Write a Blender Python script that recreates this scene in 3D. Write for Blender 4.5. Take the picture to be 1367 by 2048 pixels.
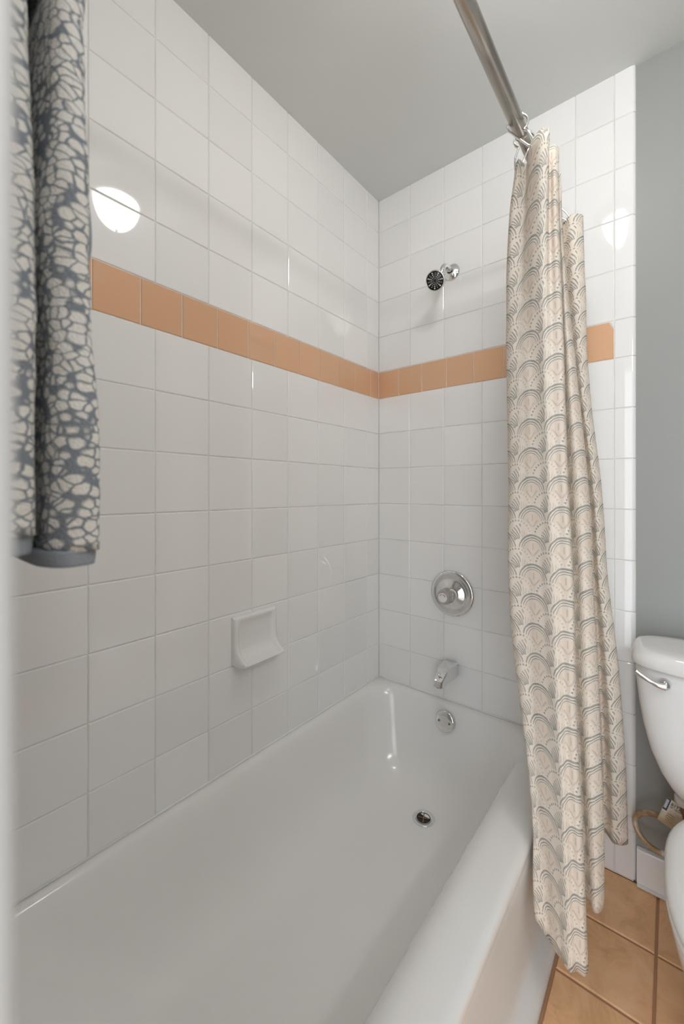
import bpy, math, random
from math import pi, sin, cos, radians, sqrt
from mathutils import Vector, Matrix, noise

# ------------------------------------------------------------------ clear
for o in list(bpy.data.objects):
    bpy.data.objects.remove(o, do_unlink=True)
SC = bpy.context.scene
COL = SC.collection
random.seed(7)

# ------------------------------------------------------------------ camera
CAM = Vector((1.013, -1.503, 1.1773))
FPX, CY = 812.4, 982.4
cd = bpy.data.cameras.new('camera')
cam = bpy.data.objects.new('camera', cd)
COL.objects.link(cam)
cam.location = CAM
cam.rotation_euler = (pi / 2, 0, 0.6831)
cd.sensor_fit = 'VERTICAL'
cd.sensor_height = 36.0
cd.sensor_width = 24.03
cd.lens = FPX * 36.0 / 2048
cd.shift_y = -(1024 - CY) / 2048
cd.clip_start = 0.005
cd.dof.use_dof = True
cd.dof.focus_distance = 1.45
cd.dof.aperture_fstop = 4.2
SC.camera = cam

# ------------------------------------------------------------------ world, light, exposure
w = bpy.data.worlds.new('world')
SC.world = w
w.use_nodes = True
w.node_tree.nodes['Background'].inputs[0].default_value = (0.87, 0.935, 1.0, 1)
w.node_tree.nodes['Background'].inputs[1].default_value = 2.6
DOME_STRENGTH = 19.0
FILL_STRENGTH = 25.0  # globes of the added fill lamp
SC.view_settings.view_transform = 'Standard'
SC.view_settings.look = 'None'
SC.view_settings.gamma = 1.0
SC.view_settings.use_curve_mapping = False
SC.view_settings.exposure = 0.67
SC.cycles.use_denoising = True
SC.cycles.max_bounces = 14
SC.cycles.diffuse_bounces = 8
SC.cycles.glossy_bounces = 6
SC.cycles.caustics_reflective = False
SC.cycles.caustics_refractive = False

pl = bpy.data.lights.new('fill_doorway_portal', 'AREA'); pl.shape = 'RECTANGLE'; pl.size = 1.06; pl.size_y = 2.08  # guides sampling of fill light through the added doorway
pl.cycles.is_portal = True
po = bpy.data.objects.new('fill_doorway_portal', pl); COL.objects.link(po)
po.location = (1.33, -2.20, 1.04); po.rotation_euler = (pi / 2, 0, 0)
CEIL = 2.462
TUB_RIM = 0.357

# ------------------------------------------------------------------ helpers
def lin(c):
    return c / 12.92 if c <= 0.04045 else ((c + 0.055) / 1.055) ** 2.4

def rgb(r, g, b):
    return (lin(r / 255), lin(g / 255), lin(b / 255), 1.0)

class S:
    """a node socket with arithmetic"""
    def __init__(self, nt, sock):
        self.nt, self.s = nt, sock
    def _m(self, op, *a):
        n = self.nt.nodes.new('ShaderNodeMath'); n.operation = op
        for i, v in enumerate((self,) + a):
            if isinstance(v, S): self.nt.links.new(v.s, n.inputs[i])
            else: n.inputs[i].default_value = v
        return S(self.nt, n.outputs[0])
    def __add__(s, o): return s._m('ADD', o)
    __radd__ = __add__
    def __sub__(s, o): return s._m('SUBTRACT', o)
    def __rsub__(s, o): return (s * -1.0) + o
    def __mul__(s, o): return s._m('MULTIPLY', o)
    __rmul__ = __mul__
    def __truediv__(s, o): return s._m('DIVIDE', o)
    def floor(s): return s._m('FLOOR')
    def fract(s): return s._m('FRACT')
    def sqrt(s): return s._m('SQRT')
    def abs(s): return s._m('ABSOLUTE')
    def lt(s, o): return s._m('LESS_THAN', o)
    def gt(s, o): return s._m('GREATER_THAN', o)
    def max(s, o): return s._m('MAXIMUM', o)
    def min(s, o): return s._m('MINIMUM', o)
    def atan2(s, o): return s._m('ARCTAN2', o)
    def between(s, a, b): return s.gt(a) * s.lt(b)

class Mat:
    def __init__(self, name, color=(0.8, 0.8, 0.8, 1), rough=0.5, metal=0.0, spec=0.5, coat=0.0):
        m = bpy.data.materials.new(name); m.use_nodes = True
        self.m, self.nt = m, m.node_tree
        self.b = m.node_tree.nodes['Principled BSDF']
        self.b.inputs['Base Color'].default_value = color
        self.b.inputs['Roughness'].default_value = rough
        self.b.inputs['Metallic'].default_value = metal
        self.b.inputs['Specular IOR Level'].default_value = spec
        self.b.inputs['Coat Weight'].default_value = coat
        self.b.inputs['Coat Roughness'].default_value = 0.05
    def node(self, t, **kw):
        n = self.nt.nodes.new(t)
        for k, v in kw.items(): setattr(n, k, v)
        return n
    def link(self, a, b): self.nt.links.new(a, b)
    def coord(self, which='Object', scale=(1, 1, 1)):
        tc = self.node('ShaderNodeTexCoord'); mp = self.node('ShaderNodeMapping')
        mp.inputs['Scale'].default_value = scale
        self.link(tc.outputs[which], mp.inputs['Vector'])
        return mp.outputs[0]
    def noise(self, vec, scale, detail=2.0, rough=0.5, dist=0.0):
        n = self.node('ShaderNodeTexNoise')
        n.inputs['Scale'].default_value = scale; n.inputs['Detail'].default_value = detail
        n.inputs['Roughness'].default_value = rough; n.inputs['Distortion'].default_value = dist
        if vec is not None: self.link(vec, n.inputs['Vector'])
        return n.outputs['Fac']
    def mix(self, fac, a, b):
        n = self.node('ShaderNodeMix', data_type='RGBA')
        for v, i in ((fac, 0), (a, 6), (b, 7)):
            if isinstance(v, S): v = v.s
            if hasattr(v, 'is_linked') or isinstance(v, bpy.types.NodeSocket): self.link(v, n.inputs[i])
            else: n.inputs[i].default_value = v
        return n.outputs[2]
    def ramp(self, fac, *stops):
        n = self.node('ShaderNodeValToRGB'); e = n.color_ramp.elements
        while len(e) < len(stops): e.new(0.5)
        for el, (p, c) in zip(e, stops): el.position = p; el.color = c
        self.link(fac, n.inputs[0]); return n.outputs[0]
    def bump(self, h, strength=0.2, dist=0.01):
        n = self.node('ShaderNodeBump'); n.inputs['Strength'].default_value = strength
        n.inputs['Distance'].default_value = dist
        self.link(h, n.inputs['Height']); self.link(n.outputs[0], self.b.inputs['Normal'])
    def base(self, sock): self.link(sock, self.b.inputs['Base Color'])
    def rough(self, sock): self.link(sock, self.b.inputs['Roughness'])

def mesh(name, verts, faces, smooth=True):
    me = bpy.data.meshes.new(name)
    me.from_pydata([tuple(v) for v in verts], [], faces)
    me.update()
    if smooth:
        me.polygons.foreach_set('use_smooth', [True] * len(me.polygons))
    return me

def obj(name, me, mat=None, parent=None, loc=None, rot=None):
    """link one mesh object; verts are world coordinates unless loc is given"""
    o = bpy.data.objects.new(name, me); COL.objects.link(o)
    if mat is not None and not me.materials:
        me.materials.append(mat.m)
    if loc is None:
        # move the origin to the bottom centre of the mesh
        xs = [v.co.x for v in me.vertices]; ys = [v.co.y for v in me.vertices]; zs = [v.co.z for v in me.vertices]
        loc = Vector(((min(xs) + max(xs)) / 2, (min(ys) + max(ys)) / 2, min(zs)))
        me.transform(Matrix.Translation(-loc))
    loc = Vector(loc)
    if parent is not None:
        o.parent = parent
        p = parent; base = Vector((0, 0, 0))
        while p is not None:
            base += p.location; p = p.parent
        loc = loc - base
    o.location = loc
    if rot is not None: o.rotation_euler = rot
    return o

def thing(name, loc, label, cat, group=None):
    o = bpy.data.objects.new(name, None); COL.objects.link(o)
    o.location = loc; o.empty_display_size = 0.05
    return tag(o, label, cat, group)

def tag(o, label, cat, group=None):
    o['label'] = label; o['category'] = cat
    if group: o['group'] = group
    return o

def struct(o, label=None, cat=None):
    o['kind'] = 'structure'
    if label: o['label'] = label
    if cat: o['category'] = cat
    return o

def box_mesh(x0, x1, y0, y1, z0, z1, bev=0.0, name='box'):
    if bev <= 0:
        v = [(x, y, z) for z in (z0, z1) for x, y in ((x0, y0), (x1, y0), (x1, y1), (x0, y1))]
        f = [(0, 3, 2, 1), (4, 5, 6, 7), (0, 1, 5, 4), (1, 2, 6, 5), (2, 3, 7, 6), (3, 0, 4, 7)]
        return mesh(name, v, f, False)
    import bmesh
    bm = bmesh.new()
    bmesh.ops.create_cube(bm, size=1.0)
    for v in bm.verts:
        v.co = Vector((x0 if v.co.x < 0 else x1, y0 if v.co.y < 0 else y1, z0 if v.co.z < 0 else z1))
    bmesh.ops.bevel(bm, geom=list(bm.edges), offset=bev, segments=2, profile=0.6, affect='EDGES')
    me = bpy.data.meshes.new(name); bm.to_mesh(me); bm.free()
    return me

def frame_to(axis, up=None):
    """matrix whose local Z is axis"""
    z = Vector(axis).normalized()
    up = Vector(up) if up else (Vector((0, 0, 1)) if abs(z.z) < 0.95 else Vector((1, 0, 0)))
    x = up.cross(z).normalized(); y = z.cross(x)
    return Matrix((x, y, z)).transposed().to_4x4()

def lathe(prof, seg=40, origin=(0, 0, 0), axis=(0, 0, 1), cap0=True, cap1=True, flute=None, name='lathe'):
    """prof: list of (radius, height)"""
    M = Matrix.Translation(Vector(origin)) @ frame_to(axis)
    v, f = [], []
    for r, h in prof:
        for i in range(seg):
            a = 2 * pi * i / seg
            rr = r * (flute(a, h) if flute else 1)
            v.append(M @ Vector((rr * cos(a), rr * sin(a), h)))
    n = len(prof)
    for j in range(n - 1):
        for i in range(seg):
            k = (i + 1) % seg
            f.append((j * seg + i, j * seg + k, (j + 1) * seg + k, (j + 1) * seg + i))
    if cap0: f.append(tuple(reversed(range(seg))))
    if cap1: f.append(tuple(range((n - 1) * seg, n * seg)))
    return mesh(name, v, f)

def catmull(P, n, closed=False):
    P = [Vector(p) for p in P]; out = []; m = len(P)
    segs = m if closed else m - 1
    for s in range(segs):
        if closed: a, b, c, d = P[(s - 1) % m], P[s], P[(s + 1) % m], P[(s + 2) % m]
        else: a, b, c, d = P[max(s - 1, 0)], P[s], P[s + 1], P[min(s + 2, m - 1)]
        for i in range(n):
            t = i / n
            out.append(0.5 * ((2 * b) + (c - a) * t + (2 * a - 5 * b + 4 * c - d) * t * t + (3 * b - a - 3 * c + d) * t ** 3))
    if not closed: out.append(P[-1])
    return out

def tube(path, rad, seg=12, closed=False, name='tube', cap=True):
    path = [Vector(p) for p in path]; n = len(path)
    v, f = [], []
    N = None
    for i, p in enumerate(path):
        if closed: t = (path[(i + 1) % n] - path[i - 1]).normalized()
        else: t = (path[min(i + 1, n - 1)] - path[max(i - 1, 0)]).normalized()
        if N is None:
            N = t.orthogonal().normalized()
        N = (N - t * N.dot(t)).normalized()
        B = t.cross(N)
        r = rad(i / max(n - 1, 1)) if callable(rad) else rad
        for k in range(seg):
            a = 2 * pi * k / seg
            v.append(p + (N * cos(a) + B * sin(a)) * r)
    m = n if closed else n - 1
    for i in range(m):
        i2 = (i + 1) % n
        for k in range(seg):
            k2 = (k + 1) % seg
            f.append((i * seg + k, i * seg + k2, i2 * seg + k2, i2 * seg + k))
    if not closed and cap:
        f.append(tuple(reversed(range(seg)))); f.append(tuple(range((n - 1) * seg, n * seg)))
    return mesh(name, v, f)

def loft(rings, cap0=True, cap1=True, name='loft', smooth=True):
    n = len(rings[0]); v, f = [], []
    for r in rings: v += [Vector(p) for p in r]
    for j in range(len(rings) - 1):
        for i in range(n):
            k = (i + 1) % n
            f.append((j * n + i, j * n + k, (j + 1) * n + k, (j + 1) * n + i))
    if cap0: f.append(tuple(reversed(range(n))))
    if cap1: f.append(tuple(range((len(rings) - 1) * n, len(rings) * n)))
    return mesh(name, v, f, smooth)

def super_ring(cx, cy, a, b, z, e=4.0, n=48):
    out = []
    for i in range(n):
        t = 2 * pi * i / n
        c, s = cos(t), sin(t)
        out.append((cx + a * math.copysign(abs(c) ** (2 / e), c), cy + b * math.copysign(abs(s) ** (2 / e), s), z))
    return out

def round_rect(x0, x1, y0, y1, r, z, nc=10, ne=8):
    """counter-clockwise rounded rectangle, nc points a corner and ne an edge"""
    out = []
    cs = [(x1 - r, y1 - r, 0), (x0 + r, y1 - r, pi / 2), (x0 + r, y0 + r, pi), (x1 - r, y0 + r, 3 * pi / 2)]
    for q, (cx, cy, a0) in enumerate(cs):
        arc = [(cx + r * cos(a0 + pi / 2 * i / nc), cy + r * sin(a0 + pi / 2 * i / nc), z) for i in range(nc + 1)]
        out += arc
        nx = cs[(q + 1) % 4]
        b = (nx[0] + r * cos(nx[2]), nx[1] + r * sin(nx[2]), z)
        a = arc[-1]
        for i in range(1, ne):
            t = i / ne
            out.append((a[0] + (b[0] - a[0]) * t, a[1] + (b[1] - a[1]) * t, z))
    return out

# ------------------------------------------------------------------ materials
def tile_mat(name, col, rough=0.035):
    m = Mat(name, col, rough, spec=0.5)
    oi = m.node('ShaderNodeObjectInfo')
    hs = m.node('ShaderNodeHueSaturation'); hs.inputs['Color'].default_value = col
    v = S(m.nt, oi.outputs['Random']) * 0.05 + 0.975
    m.link(v.s, hs.inputs['Value']); m.base(hs.outputs[0])
    c = m.coord('Object')
    m.bump(m.noise(c, 9, 1.0), 0.012, 0.01)
    return m
M_tile = tile_mat('white_glazed_tile', (0.81, 0.805, 0.795, 1))
M_peach = tile_mat('peach_glazed_tile', (0.69, 0.415, 0.25, 1), 0.08)
M_grout = Mat('grout', (0.60, 0.585, 0.555, 1), 0.8)
_c = M_grout.coord('Object')
M_grout.base(M_grout.ramp(M_grout.noise(_c, 9, 4, 0.6), (0.3, (0.58, 0.57, 0.55, 1)), (0.6, (0.74, 0.73, 0.705, 1))))
M_wall = Mat('grey_wall_paint', (0.315, 0.322, 0.31, 1), 0.45, spec=0.35)
M_wall.bump(M_wall.noise(M_wall.coord('Object'), 60, 3), 0.04, 0.01)
M_whitewall = Mat('white_wall_paint', (0.78, 0.765, 0.74, 1), 0.45, spec=0.35)
M_nearw = Mat('darkened_white_wall_paint', (0.46, 0.45, 0.435, 1), 0.45, spec=0.35)  # white paint darkened to offset doorway light on the wall end
M_ceil = Mat('ceiling_paint', (0.66, 0.675, 0.66, 1), 0.6, spec=0.3)
M_ceil.bump(M_ceil.noise(M_ceil.coord('Object'), 40, 3), 0.03, 0.01)
M_base = Mat('white_trim_paint', (0.87, 0.87, 0.87, 1), 0.15)
M_enamel = Mat('white_enamel', (0.80, 0.79, 0.775, 1), 0.12, spec=0.5)
M_apron = Mat('cool_tinted_enamel', (0.73, 0.755, 0.76, 1), 0.32, spec=0.25)  # enamel tinted cool and dulled to cancel warm light off the floor
M_china = Mat('white_china', (0.76, 0.75, 0.74, 1), 0.07, spec=0.55)
M_plastic = Mat('white_plastic', (0.77, 0.76, 0.75, 1), 0.25)
M_chrome = Mat('chrome', (0.80, 0.80, 0.80, 1), 0.07, metal=1.0)
M_nickel = Mat('brushed_nickel', (0.52, 0.475, 0.42, 1), 0.24, metal=1.0)
M_dark = Mat('dark_rubber_and_shade', (0.012, 0.011, 0.010, 1), 0.4)  # black rubber parts, and painted shade inside holes and gaps
M_brass = Mat('tarnished_brass', (0.35, 0.22, 0.11, 1), 0.35, metal=1.0)
M_acryl = Mat('clear_acrylic', (0.86, 0.81, 0.73, 1), 0.08)
M_acryl.b.inputs['Transmission Weight'].default_value = 0.55
M_red = Mat('red_mark', (0.6, 0.10, 0.06, 1), 0.4)
M_blue = Mat('dark_blue_mark', (0.03, 0.04, 0.08, 1), 0.4)
M_ink = Mat('black_ink', (0.03, 0.03, 0.035, 1), 0.6)

M_floor = Mat('terracotta_floor_tile', (0.5, 0.28, 0.14, 1), 0.38, spec=0.4)
_oi = M_floor.node('ShaderNodeObjectInfo')
_tc = M_floor.node('ShaderNodeTexCoord')
_va = M_floor.node('ShaderNodeVectorMath', operation='ADD')
M_floor.link(_tc.outputs['Object'], _va.inputs[0]); M_floor.link(_oi.outputs['Location'], _va.inputs[1])
_n = M_floor.noise(_va.outputs[0], 10, 7, 0.72, 0.9)
M_floor.base(M_floor.ramp(_n, (0.28, (0.66, 0.375, 0.19, 1)), (0.5, (0.83, 0.50, 0.275, 1)), (0.72, (0.90, 0.60, 0.37, 1))))
M_floor.bump(M_floor.noise(_va.outputs[0], 30, 4), 0.12, 0.01)
M_fgrout = Mat('brown_grout', (0.46, 0.265, 0.155, 1), 0.85)

# braided hose, pale grey ageing to brown on its front
M_hose = Mat('aged_braided_hose', (0.4, 0.35, 0.3, 1), 0.4, metal=0.25)
_c = M_hose.coord('Object')
M_hose.base(M_hose.ramp(M_hose.noise(_c, 28, 3), (0.36, (0.34, 0.22, 0.12, 1)), (0.50, (0.50, 0.37, 0.24, 1)), (0.62, (0.58, 0.55, 0.53, 1))))
M_tag = Mat('paper_tag', (0.6, 0.5, 0.38, 1), 0.7)
_c = M_tag.coord('Object')
_sx = M_tag.node('ShaderNodeSeparateXYZ'); M_tag.link(_c, _sx.inputs[0])
_g = S(M_tag.nt, _sx.outputs[2]) * 14.0 + S(M_tag.nt, M_tag.noise(_c, 45, 4)) * 0.7
M_tag.base(M_tag.ramp(_g.s, (0.55, (0.33, 0.235, 0.14, 1)), (0.85, (0.50, 0.40, 0.28, 1)), (1.0, (0.72, 0.66, 0.58, 1))))

# towel: white islands in a blue grey net
M_towel = Mat('patterned_towel', (0.6, 0.6, 0.6, 1), 0.95, spec=0.1)
_c = M_towel.coord('Object', (1.0, 0.8, 1.25))
_nz = M_towel.node('ShaderNodeTexNoise'); _nz.inputs['Scale'].default_value = 60
M_towel.link(_c, _nz.inputs['Vector'])
_mv = M_towel.node('ShaderNodeVectorMath', operation='MULTIPLY_ADD')
M_towel.link(_nz.outputs['Color'], _mv.inputs[0]); _mv.inputs[1].default_value = (0.009, 0.009, 0.009)
M_towel.link(_c, _mv.inputs[2])
_vo = M_towel.node('ShaderNodeTexVoronoi', feature='F1')
_vo.inputs['Scale'].default_value = 88; _vo.inputs['Randomness'].default_value = 0.85
M_towel.link(_mv.outputs[0], _vo.inputs['Vector'])
_ve = M_towel.node('ShaderNodeTexVoronoi', feature='DISTANCE_TO_EDGE')
_ve.inputs['Scale'].default_value = 88; _ve.inputs['Randomness'].default_value = 0.85
M_towel.link(_mv.outputs[0], _ve.inputs['Vector'])
_big = S(M_towel.nt, M_towel.noise(_c, 20, 2))
_d = (S(M_towel.nt, _ve.outputs['Distance']) * 2.2 - 0.22)  .min(0.54 - S(M_towel.nt, _vo.outputs['Distance'])) - (_big * 0.30 - 0.15)
M_towel.base(M_towel.ramp((_d * 2.0 + 0.40).s, (0.12, (0.255, 0.285, 0.32, 1)), (0.44, (0.85, 0.83, 0.79, 1))))
M_towel.bump(M_towel.noise(_c, 420, 3), 0.7, 0.004)
M_hem = Mat('grey_blue_hem', (0.30, 0.335, 0.375, 1), 0.85, spec=0.15)
M_hem.bump(M_hem.noise(M_hem.coord('Object'), 300, 2), 0.3, 0.003)

# curtain: overlapping scallops, printed in grey on cream cotton
M_curt = Mat('scallop_print_curtain', (0.7, 0.64, 0.55, 1), 0.85, spec=0.15)
def curtain_print(m):
    nt = m.nt
    uv = m.node('ShaderNodeUVMap'); uv.uv_map = 'cloth'
    wob = m.node('ShaderNodeTexNoise'); wob.inputs['Scale'].default_value = 90; wob.inputs['Detail'].default_value = 2
    m.link(uv.outputs[0], wob.inputs['Vector'])
    ma = m.node('ShaderNodeVectorMath', operation='MULTIPLY_ADD')
    m.link(wob.outputs['Color'], ma.inputs[0]); ma.inputs[1].default_value = (0.0030, 0.0030, 0)
    m.link(uv.outputs[0], ma.inputs[2])
    sx = m.node('ShaderNodeSeparateXYZ'); m.link(ma.outputs[0], sx.inputs[0])
    W = 0.079
    x = S(nt, sx.outputs[0]) / W
    y = S(nt, sx.outputs[1]) / W
    h = 0.425
    j0 = (y / h).floor()
    t = y - j0 * h
    par0 = (j0 * 0.5).fract() * 2.0
    xe = (x + 0.5).fract() - 0.5
    xo = x.fract() - 0.5
    dx0 = xe + (xo - xe) * par0
    dx1 = xo + (xe - xo) * par0
    in1 = (dx1 * dx1 + (t + h) * (t + h)).lt(0.25)
    in0 = (dx0 * dx0 + t * t).lt(0.25)
    s0 = in0 * (1.0 - in1)
    s2 = (1.0 - in0) * (1.0 - in1)
    DX = dx1 + (dx0 - dx1) * s0
    DY = t + h * in1 - h * s2
    PB = (1.0 - par0) + (par0 * 2.0 - 1.0) * s0           # 1 on the arch scallops
    PA = 1.0 - PB
    r = (DX * DX + DY * DY).sqrt()
    th = DY.atan2(DX)
    up = DY.max(0.0)
    # arch scallops: three arcs, thicker at the crown
    def arc(rc, wd):
        return ((r - rc).abs() - (up * 1.3 + 0.35) * wd).lt(0.0)
    arcs = arc(0.455, 0.030).max(arc(0.378, 0.022)).max(arc(0.315, 0.016))
    stem = DX.abs().lt(0.018) * DY.between(0.02, 0.22)
    veeL = (DX.abs() - (DY * 0.80 + 0.13)).abs().lt(0.024) * DY.between(-0.14, 0.06)
    # dotted scallops: row of little wedges on the rim, a feathered sprig inside
    ph = (th * (14.0 / pi)).fract()
    dots = r.between(0.412, 0.470) * ((ph - 0.5).abs() - (0.488 - r) * 4.6).lt(0.0)
    lx, ly = DX - 0.05, DY + 0.24
    rho = (lx * lx + ly * ly).sqrt()
    phi = ly.atan2(lx)                                     # pi/2 is straight up
    off = phi - 1.50
    ben = off - (rho - 0.12).max(0.0) * 1.1
    st = (ben * 4.4 + 0.60).fract()
    leaf = ((st - 0.5).abs() * (rho + 0.05)).lt(0.085) * off.between(-0.06, 1.05) * rho.gt(0.13)
    leaf = leaf * (rho + off.abs() * 0.26).lt(0.60)
    leafr = ((st - 0.5).abs() * rho).lt(0.055) * off.between(-0.75, -0.16) * rho.between(0.20, 0.42)
    strong = PB * arcs
    strong = strong.max(PA * dots * (1.0 - DX.gt(0.06) * 0.55)).max(PA * leaf)
    faint = (PB * (stem.max(veeL)) * r.lt(0.31)).max(PA * leafr)
    tint = PB * r.lt(0.32)
    n = S(nt, m.noise(uv.outputs[0], 55, 3, 0.6))
    cream = m.mix(n, (0.845, 0.765, 0.665, 1), (0.88, 0.81, 0.72, 1))
    col = m.mix(tint * 0.75, cream, (0.81, 0.705, 0.61, 1))
    col = m.mix(faint * (n * 0.7 + 0.15), col, (0.50, 0.43, 0.36, 1))
    col = m.mix(strong * (n * 0.75 + 0.45), col, (0.30, 0.308, 0.292, 1))
    m.base(col)
    m.bump(m.noise(uv.outputs[0], 700, 2), 0.15, 0.002)
curtain_print(M_curt)
_tr = M_curt.node('ShaderNodeBsdfTranslucent')
_mx = M_curt.node('ShaderNodeMixShader'); _mx.inputs[0].default_value = 0.18
M_curt.link(M_curt.b.inputs['Base Color'].links[0].from_socket, _tr.inputs[0])
M_curt.link(M_curt.b.outputs[0], _mx.inputs[1]); M_curt.link(_tr.outputs[0], _mx.inputs[2])
M_curt.link(_mx.outputs[0], M_curt.nt.nodes['Material Output'].inputs[0])

def emit_mat(name, col, strength):
    m = Mat(name, (0.9, 0.88, 0.85, 1), 0.3)
    m.b.inputs['Emission Color'].default_value = col
    m.b.inputs['Emission Strength'].default_value = strength
    return m
M_dome = emit_mat('lit_frosted_dome', (1.0, 0.97, 0.94, 1), DOME_STRENGTH)

M_globe = emit_mat('fill_light_globe', (1.0, 0.98, 0.96, 1), FILL_STRENGTH)

# ------------------------------------------------------------------ the room
RX, BY, NY, NX = 1.95, -2.15, -1.4795, 0.905      # right wall, back wall, near alcove wall face, its free end
wall_left = struct(obj('wall_left', box_mesh(-0.12, -0.008, BY, 0.12, 0, CEIL + 0.1), M_whitewall),
                   'white tiled wall along the long side of the bathtub', 'wall')
wall_far = struct(obj('wall_far', box_mesh(-0.008, RX + 0.1, 0.008, 0.12, 0, CEIL + 0.1), M_wall),
                  'end wall, white tile over the tub and grey paint behind the toilet', 'wall')
struct(obj('wall_right', box_mesh(RX, RX + 0.1, BY, 0.008, 0, CEIL + 0.1), M_wall), 'plain grey painted wall beyond the toilet', 'wall')
DX0, DX1, DZ = 0.80, 1.86, 2.08                   # unseen doorway added behind the viewpoint to let in fill light
import bmesh as _bm
def walls_around_fill_door():
    v, f = [], []
    for x0, x1, z0, z1 in ((-0.008, DX0, 0, CEIL + 0.1), (DX1, RX + 0.1, 0, CEIL + 0.1), (DX0, DX1, DZ, CEIL + 0.1)):
        b = len(v)
        v += [(x, y, z) for z in (z0, z1) for x, y in ((x0, BY - 0.1), (x1, BY - 0.1), (x1, BY), (x0, BY))]
        f += [tuple(b + q for q in t) for t in ((0, 3, 2, 1), (4, 5, 6, 7), (0, 1, 5, 4), (1, 2, 6, 5), (2, 3, 7, 6), (3, 0, 4, 7))]
    return mesh('wall_back', v, f, False)
struct(obj('wall_back', walls_around_fill_door(), M_whitewall), 'plain wall with a doorway added behind the viewpoint for fill light', 'wall')
cs = struct(obj('trim_1', box_mesh(DX0 - 0.06, DX0, BY, BY + 0.015, 0, DZ + 0.06, 0.003), M_base), 'white casing around the fill light doorway added behind the viewpoint', 'door casing')
obj('jamb', box_mesh(DX1, DX1 + 0.06, BY, BY + 0.015, 0, DZ + 0.06, 0.003), M_base, cs)
obj('head_casing', box_mesh(DX0, DX1, BY, BY + 0.015, DZ, DZ + 0.06, 0.003), M_base, cs)
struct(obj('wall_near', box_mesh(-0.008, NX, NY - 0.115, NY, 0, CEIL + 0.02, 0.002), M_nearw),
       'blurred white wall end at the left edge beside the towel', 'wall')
struct(obj('ceiling', box_mesh(-0.12, RX + 0.1, BY - 0.1, 0.12, CEIL, CEIL + 0.1), M_ceil), 'plain pale grey painted ceiling', 'ceiling')
floor = struct(obj('floor', box_mesh(-0.12, RX + 0.1, BY - 0.1, 0.12, -0.1, -0.004), M_fgrout), 'terracotta square tiles with brown grout', 'floor')

obj('grout_bed', box_mesh(-0.008, -0.0022, NY, 0.008, 0.2, CEIL), M_grout, wall_left)
obj('grout_bed', box_mesh(-0.0022, 0.921, 0.0022, 0.008, 0.0, CEIL), M_grout, wall_far)

# ---- wall tiles
_tile_cache = {}
def tile_mesh(wall, wd, ht):
    key = (wall, round(wd, 4), round(ht, 4))
    if key in _tile_cache: return _tile_cache[key]
    rings = [(0.0, -0.008), (0.0, -0.0028), (0.0009, -0.0010), (0.0026, 0.0)]
    v, f = [], []
    for ins, c in rings:
        for sa, sb in ((-1, -1), (1, -1), (1, 1), (-1, 1)):
            a, b = sa * (wd / 2 - ins), sb * (ht / 2 - ins)
            v.append((c, a, b) if wall == 'L' else (a, -c, b))
    for j in range(len(rings) - 1):
        for i in range(4):
            k = (i + 1) % 4
            f.append((j * 4 + i, j * 4 + k, (j + 1) * 4 + k, (j + 1) * 4 + i))
    n = len(v)
    f.append((n - 4, n - 3, n - 2, n - 1))
    me = mesh('tile', v, f, False)
    _tile_cache[key] = me
    return me

G = 0.0013
def wall_tile(wall, a0, a1, z0, z1, mat, name='tile'):
    wd, ht = a1 - a0 - G, z1 - z0 - G
    if wd < 0.008 or ht < 0.008: return
    me = tile_mesh(wall, wd, ht)
    if me.materials and me.materials[0] != mat.m:
        me = me.copy(); me.materials.clear()
    a, z = (a0 + a1) / 2, (z0 + z1) / 2
    j = lambda k=0.0011: random.uniform(-k, k)
    if wall == 'L':
        return obj(name, me, mat, wall_left, (j(0.0002), a, z), (0, j(), j()))
    return obj(name, me, mat, wall_far, (a, j(0.0002), z), (j(), 0, j()))

ZP, PV, PH, TV = 1.5865, 1.7032, 0.1088, 0.1549   # peach band bottom and top, peach pitch, tile pitch
rows = [(ZP - (k + 1) * TV, ZP - k * TV) for k in range(8)]
rows = [(max(a, TUB_RIM - 0.012), b) for a, b in rows]
rows += [(PV + k * TV, min(PV + (k + 1) * TV, CEIL + 0.004)) for k in range(5)]
ycols = [0.0] + [0.0904 + 0.1524 * k for k in range(10)] + [-NY]
for z0, z1 in rows:
    for a, b in zip(ycols[:-1], ycols[1:]):
        wall_tile('L', -b, -a, z0, z1, M_tile)
pj = [0.0] + [0.061 + PH * k for k in range(14)]
pj = [p for p in pj if p < -NY] + [-NY]
for a, b in zip(pj[:-1], pj[1:]):
    wall_tile('L', -b, -a, ZP, PV, M_peach, 'peach_tile')

XE = 0.8725
xcols = [0.0] + [0.0045 + 0.1524 * k for k in range(1, 6)] + [XE]
low = [(0.1924, 0.3473), (0.148, 0.1924), (0.003, 0.148)]
for z0, z1 in rows:
    for a, b in zip(xcols[:-1], xcols[1:]):
        wall_tile('F', a, b, z0, z1, M_tile)
for z0, z1 in low:
    wall_tile('F', xcols[-2], XE, z0, z1, M_tile)
pe = [0.0] + [0.103 + PH * k for k in range(7)] + [XE - 0.0005]
for a, b in zip(pe[:-2], pe[1:-1]):
    wall_tile('F', a, b, ZP, PV, M_peach, 'peach_tile')
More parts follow.
